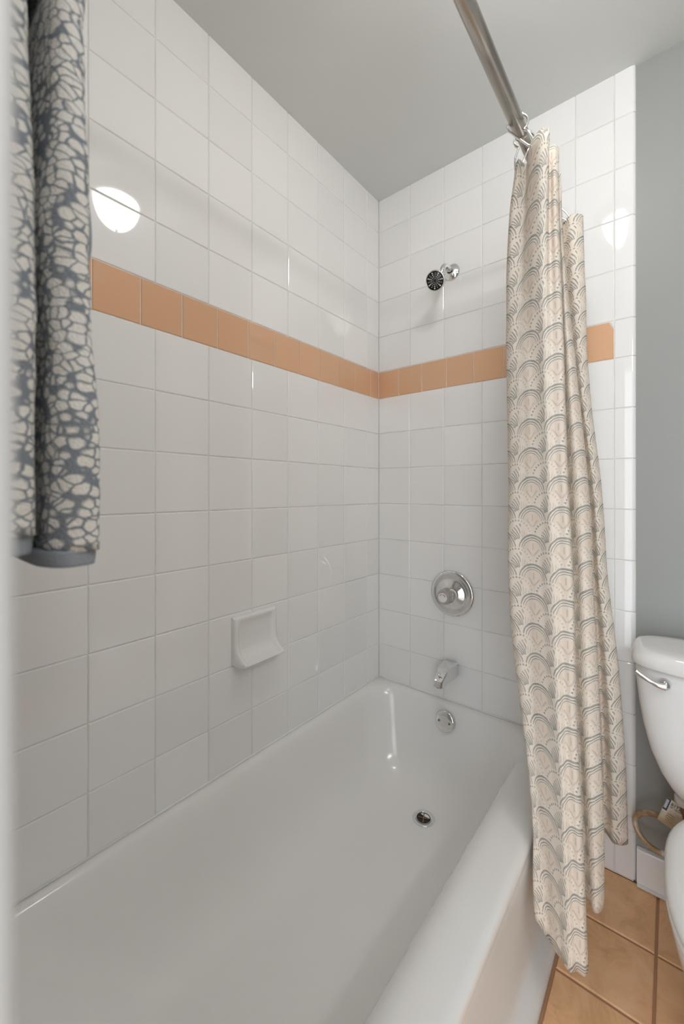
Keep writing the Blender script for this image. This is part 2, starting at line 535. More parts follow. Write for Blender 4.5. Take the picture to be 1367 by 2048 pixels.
# the last peach tile has a clipped upper corner
a0, a1 = pe[-2] + G / 2, pe[-1] - G / 2
def poly_tile(pts, name, mat, parent):
    n = len(pts); cx = sum(p[0] for p in pts) / n; cz = sum(p[1] for p in pts) / n
    v, f = [], []
    for s, y in ((1.0, 0.008), (1.0, 0.0028), (0.985, 0.001), (0.96, 0.0)):
        v += [(cx + (x - cx) * s, y, cz + (z - cz) * s) for x, z in pts]
    for j in range(3):
        for i in range(n):
            k = (i + 1) % n
            f.append((j * n + i, j * n + k, (j + 1) * n + k, (j + 1) * n + i))
    f.append(tuple(range(3 * n, 4 * n)))
    return obj(name, mesh(name, v, f, False), mat, parent)
poly_tile([(a0, ZP + G / 2), (a1, ZP + G / 2), (a1, PV - 0.026), (a1 - 0.012, PV - G / 2), (a0, PV - G / 2)], 'peach_tile', M_peach, wall_far)
poly_tile([(a1 - 0.008, PV), (a1, PV - 0.024), (a1, PV)], 'tile_chip', M_tile, wall_far)

# bullnose strip down the free edge of the tiled end wall
def bullnose(z0, z1):
    z0 += G / 2; z1 -= G / 2
    x0, x1, R = XE + G / 2, 0.9275, 0.0125
    prof = [(x0, 0.006), (x0, 0.0028), (x0 + 0.0009, 0.001), (x0 + 0.0026, 0.0)]
    for i in range(7):
        t = i / 6 * pi / 2
        prof.append((x1 - R + R * sin(t), R - R * cos(t)))
    v, f = [], []
    n = len(prof)
    lv = [(z0, 0.0018), (z0 + 0.0020, 0), (z1 - 0.0020, 0), (z1, 0.0018)]
    for z, dy in lv:
        v += [(x, y + dy, z) for x, y in prof]
    for j in range(len(lv) - 1):
        for i in range(n - 1):
            f.append((j * n + i, j * n + i + 1, (j + 1) * n + i + 1, (j + 1) * n + i))
    f.append(tuple(reversed(range(n)))); f.append(tuple(range((len(lv) - 1) * n, len(lv) * n)))
    me = mesh('bullnose_tile', v, f, True); me.set_sharp_from_angle(angle=radians(24))
    return obj('bullnose_tile', me, M_tile, wall_far)
for z0, z1 in rows + [(ZP, PV)] + low:
    bullnose(z0, z1)

# ---- floor tiles
FT = 0.1945
_fm = None
def floor_tile(x0, x1, y0, y1):
    wd, ht = x1 - x0 - 0.0065, y1 - y0 - 0.0065
    if wd < 0.01 or ht < 0.01: return
    v, f = [], []
    for ins, c in ((0, -0.006), (0, -0.0022), (0.0012, -0.0006), (0.0035, 0.0)):
        for sa, sb in ((-1, -1), (1, -1), (1, 1), (-1, 1)):
            v.append((sa * (wd / 2 - ins), sb * (ht / 2 - ins), c))
    for j in range(3):
        for i in range(4):
            k = (i + 1) % 4
            f.append((j * 4 + i, j * 4 + k, (j + 1) * 4 + k, (j + 1) * 4 + i))
    f.append((12, 13, 14, 15))
    key = ('fl', round(wd, 4), round(ht, 4))
    if key not in _tile_cache: _tile_cache[key] = mesh('floor_tile', v, f, False)
    obj('floor_tile', _tile_cache[key], M_floor, floor, ((x0 + x1) / 2, (y0 + y1) / 2, 0))
ys = [0.004, -0.2]
while ys[-1] > BY: ys.append(max(ys[-1] - FT * 0.987, BY))
xs = [0.7855]
while xs[-1] < RX: xs.append(min(xs[-1] + FT, RX))
for y1, y0 in zip(ys[:-1], ys[1:]):
    for x0, x1 in zip(xs[:-1], xs[1:]):
        floor_tile(x0, x1, y0, y1)
xb = [-0.008 + k * FT for k in range(5)]
for y1, y0 in zip(ys[:-1], ys[1:]):
    if y1 < NY - 0.13:
        for x0, x1 in zip(xb, xb[1:] + [0.7855]):
            if x1 > x0: floor_tile(x0, x1, y0, y1)

# ---- baseboard behind the toilet
bb = struct(obj('baseboard_far', box_mesh(0.929, RX, -0.010, 0.008, 0.006, 0.112, 0.004), M_base), 'white baseboard under the grey wall behind the toilet', 'baseboard')
obj('caulk_line', tube([(0.93, -0.011, 0.006), (1.3, -0.011, 0.005), (RX, -0.011, 0.005)], 0.006, 8), M_base, bb)

# ------------------------------------------------------------------ ceiling lamp (seen mirrored in the tiles)
LX, LY = 0.848, -0.757
lamp = thing('ceiling_light', (LX, LY, CEIL), 'round frosted dome light on the bathroom ceiling', 'lamp')
obj('base_ring', lathe([(0.112, 0.0), (0.114, -0.012), (0.108, -0.034), (0.090, -0.041)], 48, (LX, LY, CEIL), cap1=False), M_whitewall, lamp)
dp = [(0.089 * cos(a), -0.040 - 0.116 * sin(a)) for a in [i / 12 * pi / 2 * 0.985 for i in range(13)]]
obj('glass_dome', lathe(dp, 40, (LX, LY, CEIL), cap0=False), M_dome, lamp)
obj('finial', lathe([(0.006, -0.154), (0.008, -0.158), (0.006, -0.163), (0.002, -0.166)], 16, (LX, LY, CEIL)), M_nickel, lamp)

fill_lamp = thing('added_fill_light', (RX - 0.02, -1.45, 1.98), 'three globe fill light added out of view on the grey wall', 'lamp')  # lamp added out of view as fill for apron, floor and curtain
obj('back_plate', box_mesh(RX - 0.03, RX, -1.75, -1.15, 1.94, 2.02, 0.004), M_nickel, fill_lamp)
for k in range(3):
    yy = -1.65 + 0.2 * k
    obj('arm', tube([(RX - 0.02, yy, 1.98), (RX - 0.06, yy, 1.985), (RX - 0.09, yy, 2.0)], 0.010, 10), M_nickel, fill_lamp)
    pr = [(0.062 * sin(t), 0.062 * (1 - cos(t))) for t in [0.12 + i / 12 * (pi - 0.35) for i in range(13)]]
    obj('globe', lathe(pr, 24, (RX - 0.10, yy, 1.99)), M_globe, fill_lamp)

# ------------------------------------------------------------------ bathtub
tub = thing('bathtub', (0.38, -0.74, 0.0), 'white enamelled alcove bathtub with a rounded basin', 'bathtub')
TX1 = 0.754
def tub_ring(l, r, fa, ne, rad, z):
    return round_rect(l, TX1 - r, NY + ne, -fa, rad, z)
rings = [
    tub_ring(0.000, 0.0008, 0.000, 0.000, 0.003, 0.329),
    tub_ring(0.000, 0.000, 0.000, 0.000, 0.003, 0.338),
    tub_ring(0.000, 0.002, 0.000, 0.000, 0.003, 0.348),
    tub_ring(0.001, 0.008, 0.001, 0.001, 0.004, 0.3545),
    tub_ring(0.003, 0.018, 0.003, 0.003, 0.006, 0.357),
    tub_ring(0.016, 0.070, 0.014, 0.040, 0.130, 0.3575),
    tub_ring(0.022, 0.084, 0.020, 0.050, 0.135, 0.356),
    tub_ring(0.029, 0.101, 0.026, 0.060, 0.140, 0.350),
    tub_ring(0.036, 0.116, 0.033, 0.072, 0.142, 0.338),
    tub_ring(0.043, 0.129, 0.040, 0.090, 0.143, 0.315),
    tub_ring(0.052, 0.141, 0.050, 0.125, 0.145, 0.270),
    tub_ring(0.063, 0.150, 0.062, 0.170, 0.146, 0.215),
    tub_ring(0.076, 0.160, 0.077, 0.215, 0.147, 0.165),
    tub_ring(0.093, 0.174, 0.096, 0.260, 0.145, 0.122),
    tub_ring(0.117, 0.192, 0.120, 0.305, 0.140, 0.092),
    tub_ring(0.150, 0.216, 0.152, 0.350, 0.125, 0.072),
    tub_ring(0.185, 0.245, 0.188, 0.400, 0.100, 0.061),
    tub_ring(0.225, 0.285, 0.225, 0.450, 0.080, 0.057),
    tub_ring(0.290, 0.345, 0.300, 0.560, 0.045, 0.0555),
]
obj('basin', loft(rings, cap0=False), M_enamel, tub)
# apron: recessed face under the rim, flared toe at the floor
prof = [(0.7525, 0.331), (0.7532, 0.320), (0.7520, 0.300), (0.748, 0.27), (0.7455, 0.22), (0.745, 0.14), (0.7455, 0.085), (0.7475, 0.066), (0.752, 0.055),
        (0.764, 0.040), (0.777, 0.024), (0.7815, 0.012), (0.7815, 0.0), (0.70, 0.0), (0.70, 0.331)]
n = len(prof)
v, f = [], []
segs = 10
for i in range(segs + 1):
    y = 0.0 + (NY - 0.0) * i / segs
    v += [(x, y, z) for x, z in prof]
for i in range(segs):
    for k in range(n):
        k2 = (k + 1) % n
        f.append((i * n + k, i * n + k2, (i + 1) * n + k2, (i + 1) * n + k))
f.append(tuple(range(n))); f.append(tuple(reversed(range(segs * n, (segs + 1) * n))))
ap = obj('apron', mesh('apron', v, f, True), M_apron, tub)
ap.data.set_sharp_from_angle(angle=radians(50))
obj('caulk', tube([(0.0015, NY, 0.3585), (0.0015, -0.7, 0.3585), (0.0015, -0.0015, 0.3585), (0.3, -0.0015, 0.3585), (0.750, -0.0015, 0.3585)], 0.0030, 10), M_enamel, tub)
# drain
DRX, DRY, DRZ = 0.351, -0.247, 0.0565
dr = obj('drain_flange', lathe([(0.0375, -0.002), (0.0375, 0.001), (0.036, 0.0022), (0.031, 0.0020), (0.026, 0.0008), (0.0232, -0.004)], 40, (DRX, DRY, DRZ), cap0=False, cap1=False), M_chrome, tub)
obj('drain_hole', lathe([(0.0236, 0.0012), (0.0215, -0.0005), (0.0, -0.0006)], 32, (DRX, DRY, DRZ + 0.0008), cap0=False, cap1=False), M_dark, dr)  # dark disc painted in for the shade down the drain
for k in (0, 1):
    a = k * pi / 2 + 0.4
    obj('drain_crossbar', tube([(DRX + 0.02 * cos(a), DRY + 0.02 * sin(a), DRZ + 0.0012), (DRX - 0.02 * cos(a), DRY - 0.02 * sin(a), DRZ + 0.0012)], 0.0016, 8), M_brass, dr)
# overflow plate
OV = Vector((0.338, -0.052, 0.297)); ON = Vector((0, -1, 0.22)).normalized()
ov = obj('overflow_plate', lathe([(0.0385, -0.006), (0.0385, 0.001), (0.037, 0.0035), (0.033, 0.0052), (0.018, 0.0062), (0.0, 0.0065)], 48, OV, ON, cap1=False), M_chrome, tub)
Mo = frame_to(ON)
for sx in (-1, 1):
    p = OV + Mo @ Vector((sx * 0.021, 0.0, 0.0058))
    sc = obj('screw', lathe([(0.0052, -0.001), (0.0052, 0.0012), (0.0036, 0.0018), (0.0, 0.0019)], 20, p, ON, cap1=False), M_nickel, ov)
    p2 = p + ON * 0.0017
    me = lathe([(0.0024, 0.0), (0.0024, 0.0005)], 12, p2, ON)
    me.materials.append(M_dark.m)
    o2 = bpy.data.objects.new('screw_socket', me); COL.objects.link(o2); o2.parent = ov
    o2.location = -(Vector(ov.location) + Vector(tub.location))

# ------------------------------------------------------------------ shower fittings
# shower head
sh = thing('overhead_shower', (0.343, 0.0, 2.033), 'small chrome shower head with black face on a wall arm', 'shower head')
obj('flange', lathe([(0.0325, 0.0), (0.0325, 0.002), (0.029, 0.006), (0.018, 0.012), (0.0125, 0.0145), (0.0115, 0.018)], 40, (0.343, 0.0, 2.033), (0, -1, 0), cap1=False), M_chrome, sh)
HN = Vector((0.10, -0.84, -0.53)).normalized()           # spray direction
HF = Vector((0.338, -0.135, 1.948))                       # centre of the face
HB = HF - HN * 0.052
arm = catmull([(0.343, 0.0, 2.033), (0.343, -0.035, 2.035), (0.3425, -0.07, 2.025), HB - HN * 0.012, HB], 8)
obj('arm', tube(arm, 0.0105, 16), M_chrome, sh)
obj('ball_nut', lathe([(0.013, -0.004), (0.0165, 0.0), (0.0165, 0.014), (0.013, 0.018)], 20, HB, HN), M_dark, sh)
obj('head_shell', lathe([(0.012, 0.012), (0.018, 0.018), (0.024, 0.026), (0.0315, 0.038), (0.0345, 0.046), (0.0352, 0.052), (0.0342, 0.0540), (0.0318, 0.053)], 40, HB, HN, cap1=False), M_chrome, sh)
fc = obj('spray_face', lathe([(0.0325, 0.048), (0.0325, 0.0515), (0.0, 0.0525)], 40, HB, HN, cap0=False, cap1=False), M_dark, sh)
Mh = frame_to(HN)
v, f = [], []
def nozzle(c, r):
    b = len(v); q = 8
    for hh, k in ((0, 1.0), (0.0014, 0.8)):
        for i in range(q):
            a = 2 * pi * i / q
            v.append(c + Mh @ Vector((r * k * cos(a), r * k * sin(a), hh)))
    for i in range(q):
        j = (i + 1) % q
        f.append((b + i, b + j, b + q + j, b + q + i))
    f.append(tuple(range(b + q, b + 2 * q)))
for k in range(14):
    a = 2 * pi * k / 14
    for q in range(4 if k % 2 == 0 else 3):
        rr = 0.0075 + q * 0.0063 + (0.005 if k % 2 else 0)
        nozzle(HB + HN * 0.0518 + Mh @ Vector((rr * cos(a), rr * sin(a), 0)), (0.0013 + q * 0.00042) if k % 2 == 0 else 0.00135)
nz = obj('spray_nozzles', mesh('spray_nozzles', v, f), M_plastic, fc); nz['kind'] = 'stuff'

# mixing valve
VX, VZ = 0.345, 0.778
va = thing('shower_valve', (VX, 0.0, VZ), 'round chrome valve plate with a clear knob above the spout', 'valve')
obj('escutcheon', lathe([(0.0885, 0.0), (0.0885, 0.004), (0.0865, 0.008), (0.082, 0.0098), (0.068, 0.0112), (0.0625, 0.0085), (0.052, 0.013), (0.036, 0.021), (0.028, 0.024)], 64, (VX, 0, VZ), (0, -1, 0), cap0=False), M_chrome, va)
obj('collar', lathe([(0.026, 0.022), (0.027, 0.027), (0.027, 0.040), (0.024, 0.043)], 40, (VX, 0, VZ), (0, -1, 0)), M_chrome, va)
obj('collar_shadow_ring', lathe([(0.0252, 0.043), (0.0252, 0.046)], 40, (VX, 0, VZ), (0, -1, 0)), M_dark, va)  # dark ring standing in for shade between collar and knob
kn = obj('knob', lathe([(0.022, 0.045), (0.031, 0.048), (0.0325, 0.054), (0.0300, 0.066), (0.0275, 0.078), (0.0245, 0.084), (0.020, 0.085)], 48, (VX, 0, VZ), (0, -1, 0),
         flute=lambda a, h: 1 - 0.09 * (0.5 + 0.5 * cos(6 * a)) if 0.047 < h < 0.083 else 1), M_acryl, va)
obj('knob_cap', lathe([(0.0175, 0.084), (0.0175, 0.0865), (0.015, 0.0875), (0.0, 0.0878)], 32, (VX, 0, VZ), (0, -1, 0), cap1=False), M_china, kn)
for a0, a1, mm, nm in ((100, 155, M_red, 'hot_mark'), (25, 80, M_blue, 'cold_mark')):
    pts = [(VX + 0.0125 * cos(radians(a0 + (a1 - a0) * i / 8)), -0.0879, VZ + 0.0125 * sin(radians(a0 + (a1 - a0) * i / 8))) for i in range(9)]
    obj(nm, tube(pts, 0.0011, 8), mm, kn)
obj('trim_screw', lathe([(0.004, 0.0), (0.004, 0.004), (0.0, 0.005)], 16, (VX + 0.040, -0.0185, VZ + 0.030), (0.3, -1, 0.2), cap1=False), M_nickel, va)

# tub spout
SX, SZ = 0.343, 0.490
sp = thing('tub_spout', (SX, 0.0, SZ), 'chrome angular tub spout above the overflow plate', 'faucet')
SPR = [(0.0, 0.5150), (-0.034, 0.5165), (-0.060, 0.5110), (-0.084, 0.5020), (-0.108, 0.4900), (-0.122, 0.4770), (-0.1265, 0.4560), (-0.0990, 0.4530), (-0.0960, 0.4660), (-0.060, 0.4640), (-0.025, 0.4625), (0.0, 0.4635)]
def spout_mesh():
    import bmesh
    bm = bmesh.new()
    hw = lambda y: 0.0285 - 0.0115 * min(1, max(0, (-y - 0.02) / 0.105))
    A = [bm.verts.new((SX - hw(y), y, z)) for y, z in SPR]
    B = [bm.verts.new((SX + hw(y), y, z)) for y, z in SPR]
    n = len(A)
    bm.faces.new(A); bm.faces.new(list(reversed(B)))
    long_e = []
    for i in range(n):
        k = (i + 1) % n
        bm.faces.new((A[k], A[i], B[i], B[k]))
    bm.edges.ensure_lookup_table()
    top = set(range(0, 7)); 
    sel = []
    for L in (A, B):
        for i in range(n - 1):
            e = bm.edges.get((L[i], L[i + 1]))
            if e: sel.append(e)
    bmesh.ops.bevel(bm, geom=sel, offset=0.0062, segments=3, profile=0.6, affect='EDGES', clamp_overlap=True)
    bmesh.ops.recalc_face_normals(bm, faces=bm.faces)
    me = bpy.data.meshes.new('spout_body'); bm.to_mesh(me); bm.free()
    me.polygons.foreach_set('use_smooth', [True] * len(me.polygons))
    me.set_sharp_from_angle(angle=radians(28))
    return me
obj('spout_body', spout_mesh(), M_chrome, sp)
obj('spout_mouth', lathe([(0.0105, 0.0), (0.0105, 0.003)], 20, (SX, -0.1125, 0.4525)), M_dark, sp)  # dark plug in place of the shade inside the spout
dv = obj('diverter_knob', lathe([(0.003, -0.004), (0.003, 0.006), (0.0055, 0.008), (0.006, 0.012), (0.004, 0.015)], 16, (SX, -0.110, 0.490), (0, -0.3, 1)), M_chrome, sp)

# soap dish on the long wall
def soap_dish():
    y0, y1, zt, zb = -0.778, -0.615, 0.803, 0.664
    # outer and inner profile (x out from wall, z), from the top edge down to the lip
    prof = [(0.010, 0.0), (0.015, 0.003), (0.0165, 0.012), (0.0165, 0.045), (0.0175, 0.070), (0.021, 0.090), (0.028, 0.105), (0.040, 0.116), (0.052, 0.1235), (0.0575, 0.128), (0.0585, 0.133), (0.055, 0.137), (0.047, 0.139), (0.02, 0.139), (0.0, 0.139)]
    prof = [tuple(q) for q in [(p.x, p.y) for p in catmull([(a, b, 0) for a, b in prof], 3)]]
    m = 30; v, f = [], []
    n = len(prof)
    for i in range(m + 1):
        t = i / m
        y = y0 + (y1 - y0) * t
        e = min(t, 1 - t) * (y1 - y0)                     # distance from an end
        rec = 0.0 if e < 0.011 else min(1.0, (e - 0.011) / 0.012)
        rec = rec * rec * (3 - 2 * rec)
        edge = 0.0 if e > 0.006 else (1 - e / 0.006) ** 2
        for k, (x, dz) in enumerate(prof):
            s = k / (n - 1)
            dd = max(0.0, min(1.0, (dz - 0.010) / 0.014)) * (1.0 if s < 0.62 else max(0.0, 1 - (s - 0.62) / 0.10))
            xr = x + 0.003 * min(1.0, dz / 0.02) * (1.0 if s < 0.8 else 0.0) - 0.0105 * rec * dd
            zr = zt - dz - 0.006 * rec * dd * (1.0 if dz > 0.085 else 0.0)
            xr *= (1 - 0.22 * edge)
            v.append((max(xr, 0.0), y, zr))
    for i in range(m):
        for k in range(n - 1):
            f.append((i * n + k, (i + 1) * n + k, (i + 1) * n + k + 1, i * n + k + 1))
    # back rails and ends
    b = len(v)
    for i in range(m + 1):
        v.append((-0.001, y0 + (y1 - y0) * i / m, zt))
    for i in range(m):
        f.append((b + i, b + i + 1, (i + 1) * n, i * n))
    f.append(tuple([b] + list(range(n)))); f.append(tuple(reversed([b + m] + [m * n + k for k in range(n)])))
    me = mesh('soap_dish', v, f)
    me.set_sharp_from_angle(angle=radians(60))
    return obj('soap_dish', me, M_china)
tag(soap_dish(), 'white ceramic soap dish set on the tiled wall above the tub', 'soap dish')

# ------------------------------------------------------------------ curtain rod, rings, curtain
RODX, RODZ = 0.743, 2.0
rod = thing('curtain_rod', (RODX, 0.0, RODZ), 'brushed nickel shower curtain rod running under the ceiling', 'curtain rod')
obj('outer_tube', tube([(RODX, NY, RODZ), (RODX, -1.0, RODZ), (RODX, -0.518, RODZ)], 0.0148, 28), M_nickel, rod)
obj('inner_tube', tube([(RODX, -0.53, RODZ), (RODX, -0.25, RODZ), (RODX, 0.0, RODZ)], 0.0122, 24), M_nickel, rod)
obj('tube_collar', lathe([(0.0122, 0.0), (0.0152, 0.001), (0.0152, 0.006), (0.0148, 0.008)], 28, (RODX, -0.516, RODZ), (0, -1, 0)), M_nickel, rod)
for yy, ax in ((0.0, -1), (NY, 1)):
    obj('wall_flange', lathe([(0.030, 0.0), (0.030, 0.006), (0.022, 0.014), (0.0165, 0.026)], 32, (RODX, yy, RODZ), (0, ax, 0)), M_nickel, rod)

def curtain_ring(y, tx, tz, lab, twist=0.0):
    """wire ring over the rod with a hook down to the cloth"""
    t = thing('curtain_ring', (RODX, y, RODZ), lab, 'ring', 'rings on the curtain rod')
    R = 0.0205
    pts = []
    for i in range(15):
        a = radians(-55 + 290 * i / 14)
        pts.append(Vector((RODX + R * cos(a), y + twist * R * cos(a) * 0.6, RODZ + 0.0015 + R * sin(a))))
    lo = Vector((RODX + tx, y, RODZ - tz))
    pts += [Vector((RODX - 0.013 + tx * 0.5, y, RODZ - 0.030)), lo + Vector((-0.004, 0, 0)), lo + Vector((0.002, 0, -0.004)), lo + Vector((0.007, 0, 0.003)), Vector((RODX + 0.012 + tx * 0.4, y, RODZ - 0.028))]
    obj('wire', tube(catmull(pts, 3, True), 0.0023, 8, closed=True), M_chrome, t)
    for a in (60, 90, 120):
        c = Vector((RODX + R * cos(radians(a)), y + twist * R * cos(radians(a)) * 0.6, RODZ + 0.0015 + R * sin(radians(a))))
        obj('roller_bead', lathe([(0.0012, -0.0034), (0.0032, -0.0022), (0.0036, 0.0), (0.0032, 0.0022), (0.0012, 0.0034)], 12, c, (-sin(radians(a)), 0, cos(radians(a)))), M_chrome, t)
    return t
curtain_ring(-0.548, 0.026, 0.058, 'chrome ring at the front end of the curtain where the rod narrows', 0.5)
curtain_ring(-0.492, -0.016, 0.062, 'second chrome ring from the front, hooked to the left fold', 0.9)
curtain_ring(-0.225, 0.040, 0.062, 'chrome ring seen between the front folds and rear panel of the curtain', -0.8)

# the cloth: columns of control points (pixel column, depth Y) at seven levels, unprojected to the room
YAW = 0.6831
def x_at(px, Y):
    """world X of the vertical line through image column px at depth plane Y"""
    k = (px - 683.5) / FPX
    dx = -sin(YAW) + cos(YAW) * k; dy = cos(YAW) + sin(YAW) * k
    return CAM.x + dx * (Y - CAM.y) / dy
LEV = [1.945, 1.86, 1.73, 1.50, 1.157, 0.945, 0.69, 0.425, 0.30, 0.165]
Lp = [1030, 1020, 1014, 1012, 1015, 1018, 1038, 1050, 1060, 1067]
R1 = [1117, 1117, 1119, 1126, 1137, 1147, 1154, 1166, 1171, 1175]
R2 = [1121, 1124, 1132, 1150, 1177, 1185, 1196, 1205, 1207, 1206]
R3 = [1166, 1167, 1171, 1177, 1203, 1214, 1235, 1248, 1252, 1255]
YF = [-0.565, -0.55, -0.535, -0.52, -0.52, -0.522, -0.53, -0.54, -0.545, -0.550]     # front lobe depth
YM = [-0.40, -0.40, -0.395, -0.38, -0.37, -0.375, -0.385, -0.40, -0.405, -0.408]
YR = [-0.215, -0.21, -0.20, -0.18, -0.15, -0.14, -0.13, -0.125, -0.12, -0.118]
cols = []
for k in range(len(LEV)):
    L, a, b, c = Lp[k], R1[k], R2[k], R3[k]
    yf, ym, yr = YF[k], YM[k], YR[k]
    t = k / (len(LEV) - 1)
    top = max(0.0, 1 - t * 3.2)
    dl = 1.0 - 0.5 * t
    row = [(L + 24, yf + 0.15), (L + 5, yf + 0.10 * dl), (L, yf + 0.075 * dl), (L + 7, yf + 0.05 * dl),
           (L + 0.24 * (a - L), yf + 0.030 + 0.03 * top), (L + 0.36 * (a - L) - 3 * top, yf + 0.022 + 0.055 * top), (L + 0.50 * (a - L), yf + 0.012 - 0.01 * top), (L + 0.68 * (a - L), yf - 0.004), (L + 0.80 * (a - L) + 4 * top, yf + 0.006 + 0.03 * top), (a - 6, yf + 0.006), (a, yf + 0.028),
           (a - 5, yf + 0.07), (a - 14 - 20 * top, yf + 0.12), (a - 4 - 18 * top, ym + 0.02),
           (a + 0.35 * (b - a), ym - 0.006), (a + 0.70 * (b - a), ym - 0.004), (b, ym + 0.022),
           (b - 7, ym + 0.06), (b - 16 - 10 * top, ym + 0.095), (b - 2, yr + 0.0), (b + 0.40 * (c - b), yr - 0.022), (b + 0.75 * (c - b), yr - 0.016), (c, yr + 0.005),
           (c - 10, yr + 0.032), (c - 26, yr + 0.034)]
    neat = [(1052, -0.490), (1059, -0.545), (1078, -0.568), (1097, -0.560), (1095, -0.515), (1108, -0.508), (1117, -0.492)]
    for q, (px, Y) in enumerate(neat):
        row[4 + q] = (row[4 + q][0] * (1 - top) + px * top, row[4 + q][1] * (1 - top) + Y * top)
    pts = []
    for px, Y in row:
        X = x_at(px, Y)
        if LEV[k] < 0.43: X = max(X, 0.765)
        pts.append(Vector((X, min(Y, -0.018), 0)))
    cols.append(pts)
NCOL, SUB = len(cols[0]), 6
# hem and top are not level: height scale per column
def hem(i):
    if i <= 4: return (0.255, 0.250, 0.236, 0.214, 0.190)[i]
    if i <= 12: return 0.183
    return 0.212 if i <= 18 else 0.190
def topz(i):
    if i <= 3: return 1.947
    return 1.945 if i < 18 else 1.938
dense = [catmull(p, SUB) for p in cols]
NP = len(dense[0])
NZ = 90
def level_xy(i, z):
    zz = max(min(z, LEV[0]), LEV[-1])
    for k in range(len(LEV) - 1):
        if zz >= LEV[k + 1]: break
    t = (LEV[k] - zz) / (LEV[k] - LEV[k + 1])
    g = lambda q: dense[max(0, min(q, len(LEV) - 1))][i]
    a, b, c, d = g(k - 1), g(k), g(k + 1), g(k + 2)
    return 0.5 * ((2 * b) + (c - a) * t + (2 * a - 5 * b + 4 * c - d) * t * t + (3 * b - a - 3 * c + d) * t ** 3)
mid = dense[5]
U = [0.0]
for i in range(1, NP): U.append(U[-1] + (mid[i] - mid[i - 1]).length)
v, f, uvs = [], [], []
for j in range(NZ + 1):
    tj = j / NZ
    for i in range(NP):
        ci = i / SUB
        i0 = int(min(ci, NCOL - 2)); fr = ci - i0
        fr = fr * fr * (3 - 2 * fr)
        ht = topz(i0) * (1 - fr) + topz(i0 + 1) * fr
        hb = hem(i0) * (1 - fr) + hem(i0 + 1) * fr
        z = ht + (hb - ht) * tj
        p = level_xy(i, z)
        wv = 0.004 * noise.noise(Vector((U[i] * 14, z * 2.2, 3.1))) + 0.0016 * noise.noise(Vector((U[i] * 55, z * 9, 7.7)))
        v.append((p.x + wv * 0.5, min(p.y + wv, -0.012), z))
        uvs.append((U[i] + 0.022, z))
for j in range(NZ):
    for i in range(NP - 1):
        f.append((j * NP + i, (j + 1) * NP + i, (j + 1) * NP + i + 1, j * NP + i + 1))
me = mesh('shower_curtain', v, f)
ul = me.uv_layers.new(name='cloth')
for lp in me.loops: ul.data[lp.index].uv = uvs[lp.vertex_index]
cur = tag(obj('shower_curtain', me, M_curt), 'cream cotton shower curtain printed with grey scallops, bunched at the tub end', 'shower curtain')
sm = cur.modifiers.new('thickness', 'SOLIDIFY'); sm.thickness = 0.0012; sm.offset = 0

# ------------------------------------------------------------------ towel on a bar in the foreground
TB_Y, TB_Z = -1.3920, 1.690
tbar = thing('towel_bar', (0.42, NY, TB_Z), 'towel bar hidden under the towel near the blurred wall end', 'towel bar')
obj('bar', tube([(0.14, TB_Y, TB_Z), (0.40, TB_Y, TB_Z), (0.66, TB_Y, TB_Z)], 0.009, 16), M_nickel, tbar)
for xx in (0.15, 0.65):
    obj('post', lathe([(0.024, 0.0), (0.024, 0.006), (0.011, 0.012), (0.011, 0.088), (0.014, 0.094)], 20, (xx, NY, TB_Z), (0, 1, 0)), M_nickel, tbar)
tw = thing('bath_towel', (0.44, TB_Y, 1.11), 'blurred white and grey blue patterned towel hanging at the left edge', 'towel')
def towel_layer(yc0, yc1, half0, half1, z0, z1, x0, x1, name, mat, seed, n=44, nz=60, pinch=0.0, par=None, spread=0.0):
    rings = []
    for j in range(nz + 1):
        t = j / nz
        z = z0 + (z1 - z0) * t
        yc = yc0 + (yc1 - yc0) * t
        q = max(0.0, min(1.0, (z - 1.61) / 0.06)); yc += spread * q * q * (3 - 2 * q)
        hf = half0 + (half1 - half0) * t
        if t < 0.05 and pinch: hf *= 1 - pinch * (1 - t / 0.05)
        ring = []
        for i in range(n):
            a = 2 * pi * i / n
            c, s = cos(a), sin(a)
            X = (x0 + x1) / 2 + (x1 - x0) / 2 * math.copysign(abs(c) ** 0.16, c)
            Y = yc + hf * math.copysign(abs(s) ** 0.75, s)
            q = noise.noise(Vector((X * 9 + seed, Y * 14, z * 7))) * 0.004 + noise.noise(Vector((X * 40 + seed, Y * 50, z * 34))) * 0.0014
            ring.append((X + c * q * 1.5, Y + s * q * 1.4, z))
        rings.append(ring)
    return obj(name, loft(rings, name=name), mat, par or tw)
fl = towel_layer(-1.3680, -1.3755, 0.0230, 0.0150, 1.123, 1.70, 0.26, 0.603, 'front_layer', M_towel, 1.0, spread=0.010)
bl = towel_layer(-1.4190, -1.4135, 0.0215, 0.0150, 1.140, 1.70, 0.26, 0.598, 'back_layer', M_towel, 9.0, spread=-0.005)
# the roll over the bar
pts = []
rings = []
for i in range(13):
    a = pi * i / 12
    yc, zc = -1.3920 + 0.0265 * cos(a), 1.70 + 0.0265 * sin(a)
    ring = []
    for k in range(24):
        b = 2 * pi * k / 24
        c, s = cos(b), sin(b)
        rr = 0.0150 * math.copysign(abs(s) ** 0.75, s)
        ring.append(((0.26 + 0.60) / 2 + 0.17 * math.copysign(abs(c) ** 0.3, c), yc + rr * cos(a), zc + rr * sin(a)))
    rings.append(ring)
obj('top_fold', loft(rings), M_towel, tw)
towel_layer(-1.3680, -1.3680, 0.0210, 0.0230, 1.110, 1.1245, 0.264, 0.600, 'hem', M_hem, 4.0, nz=6, pinch=0.0, par=fl)
towel_layer(-1.4190, -1.4190, 0.0190, 0.0210, 1.124, 1.1410, 0.264, 0.595, 'hem', M_hem, 5.0, nz=6, pinch=0.0, par=bl)
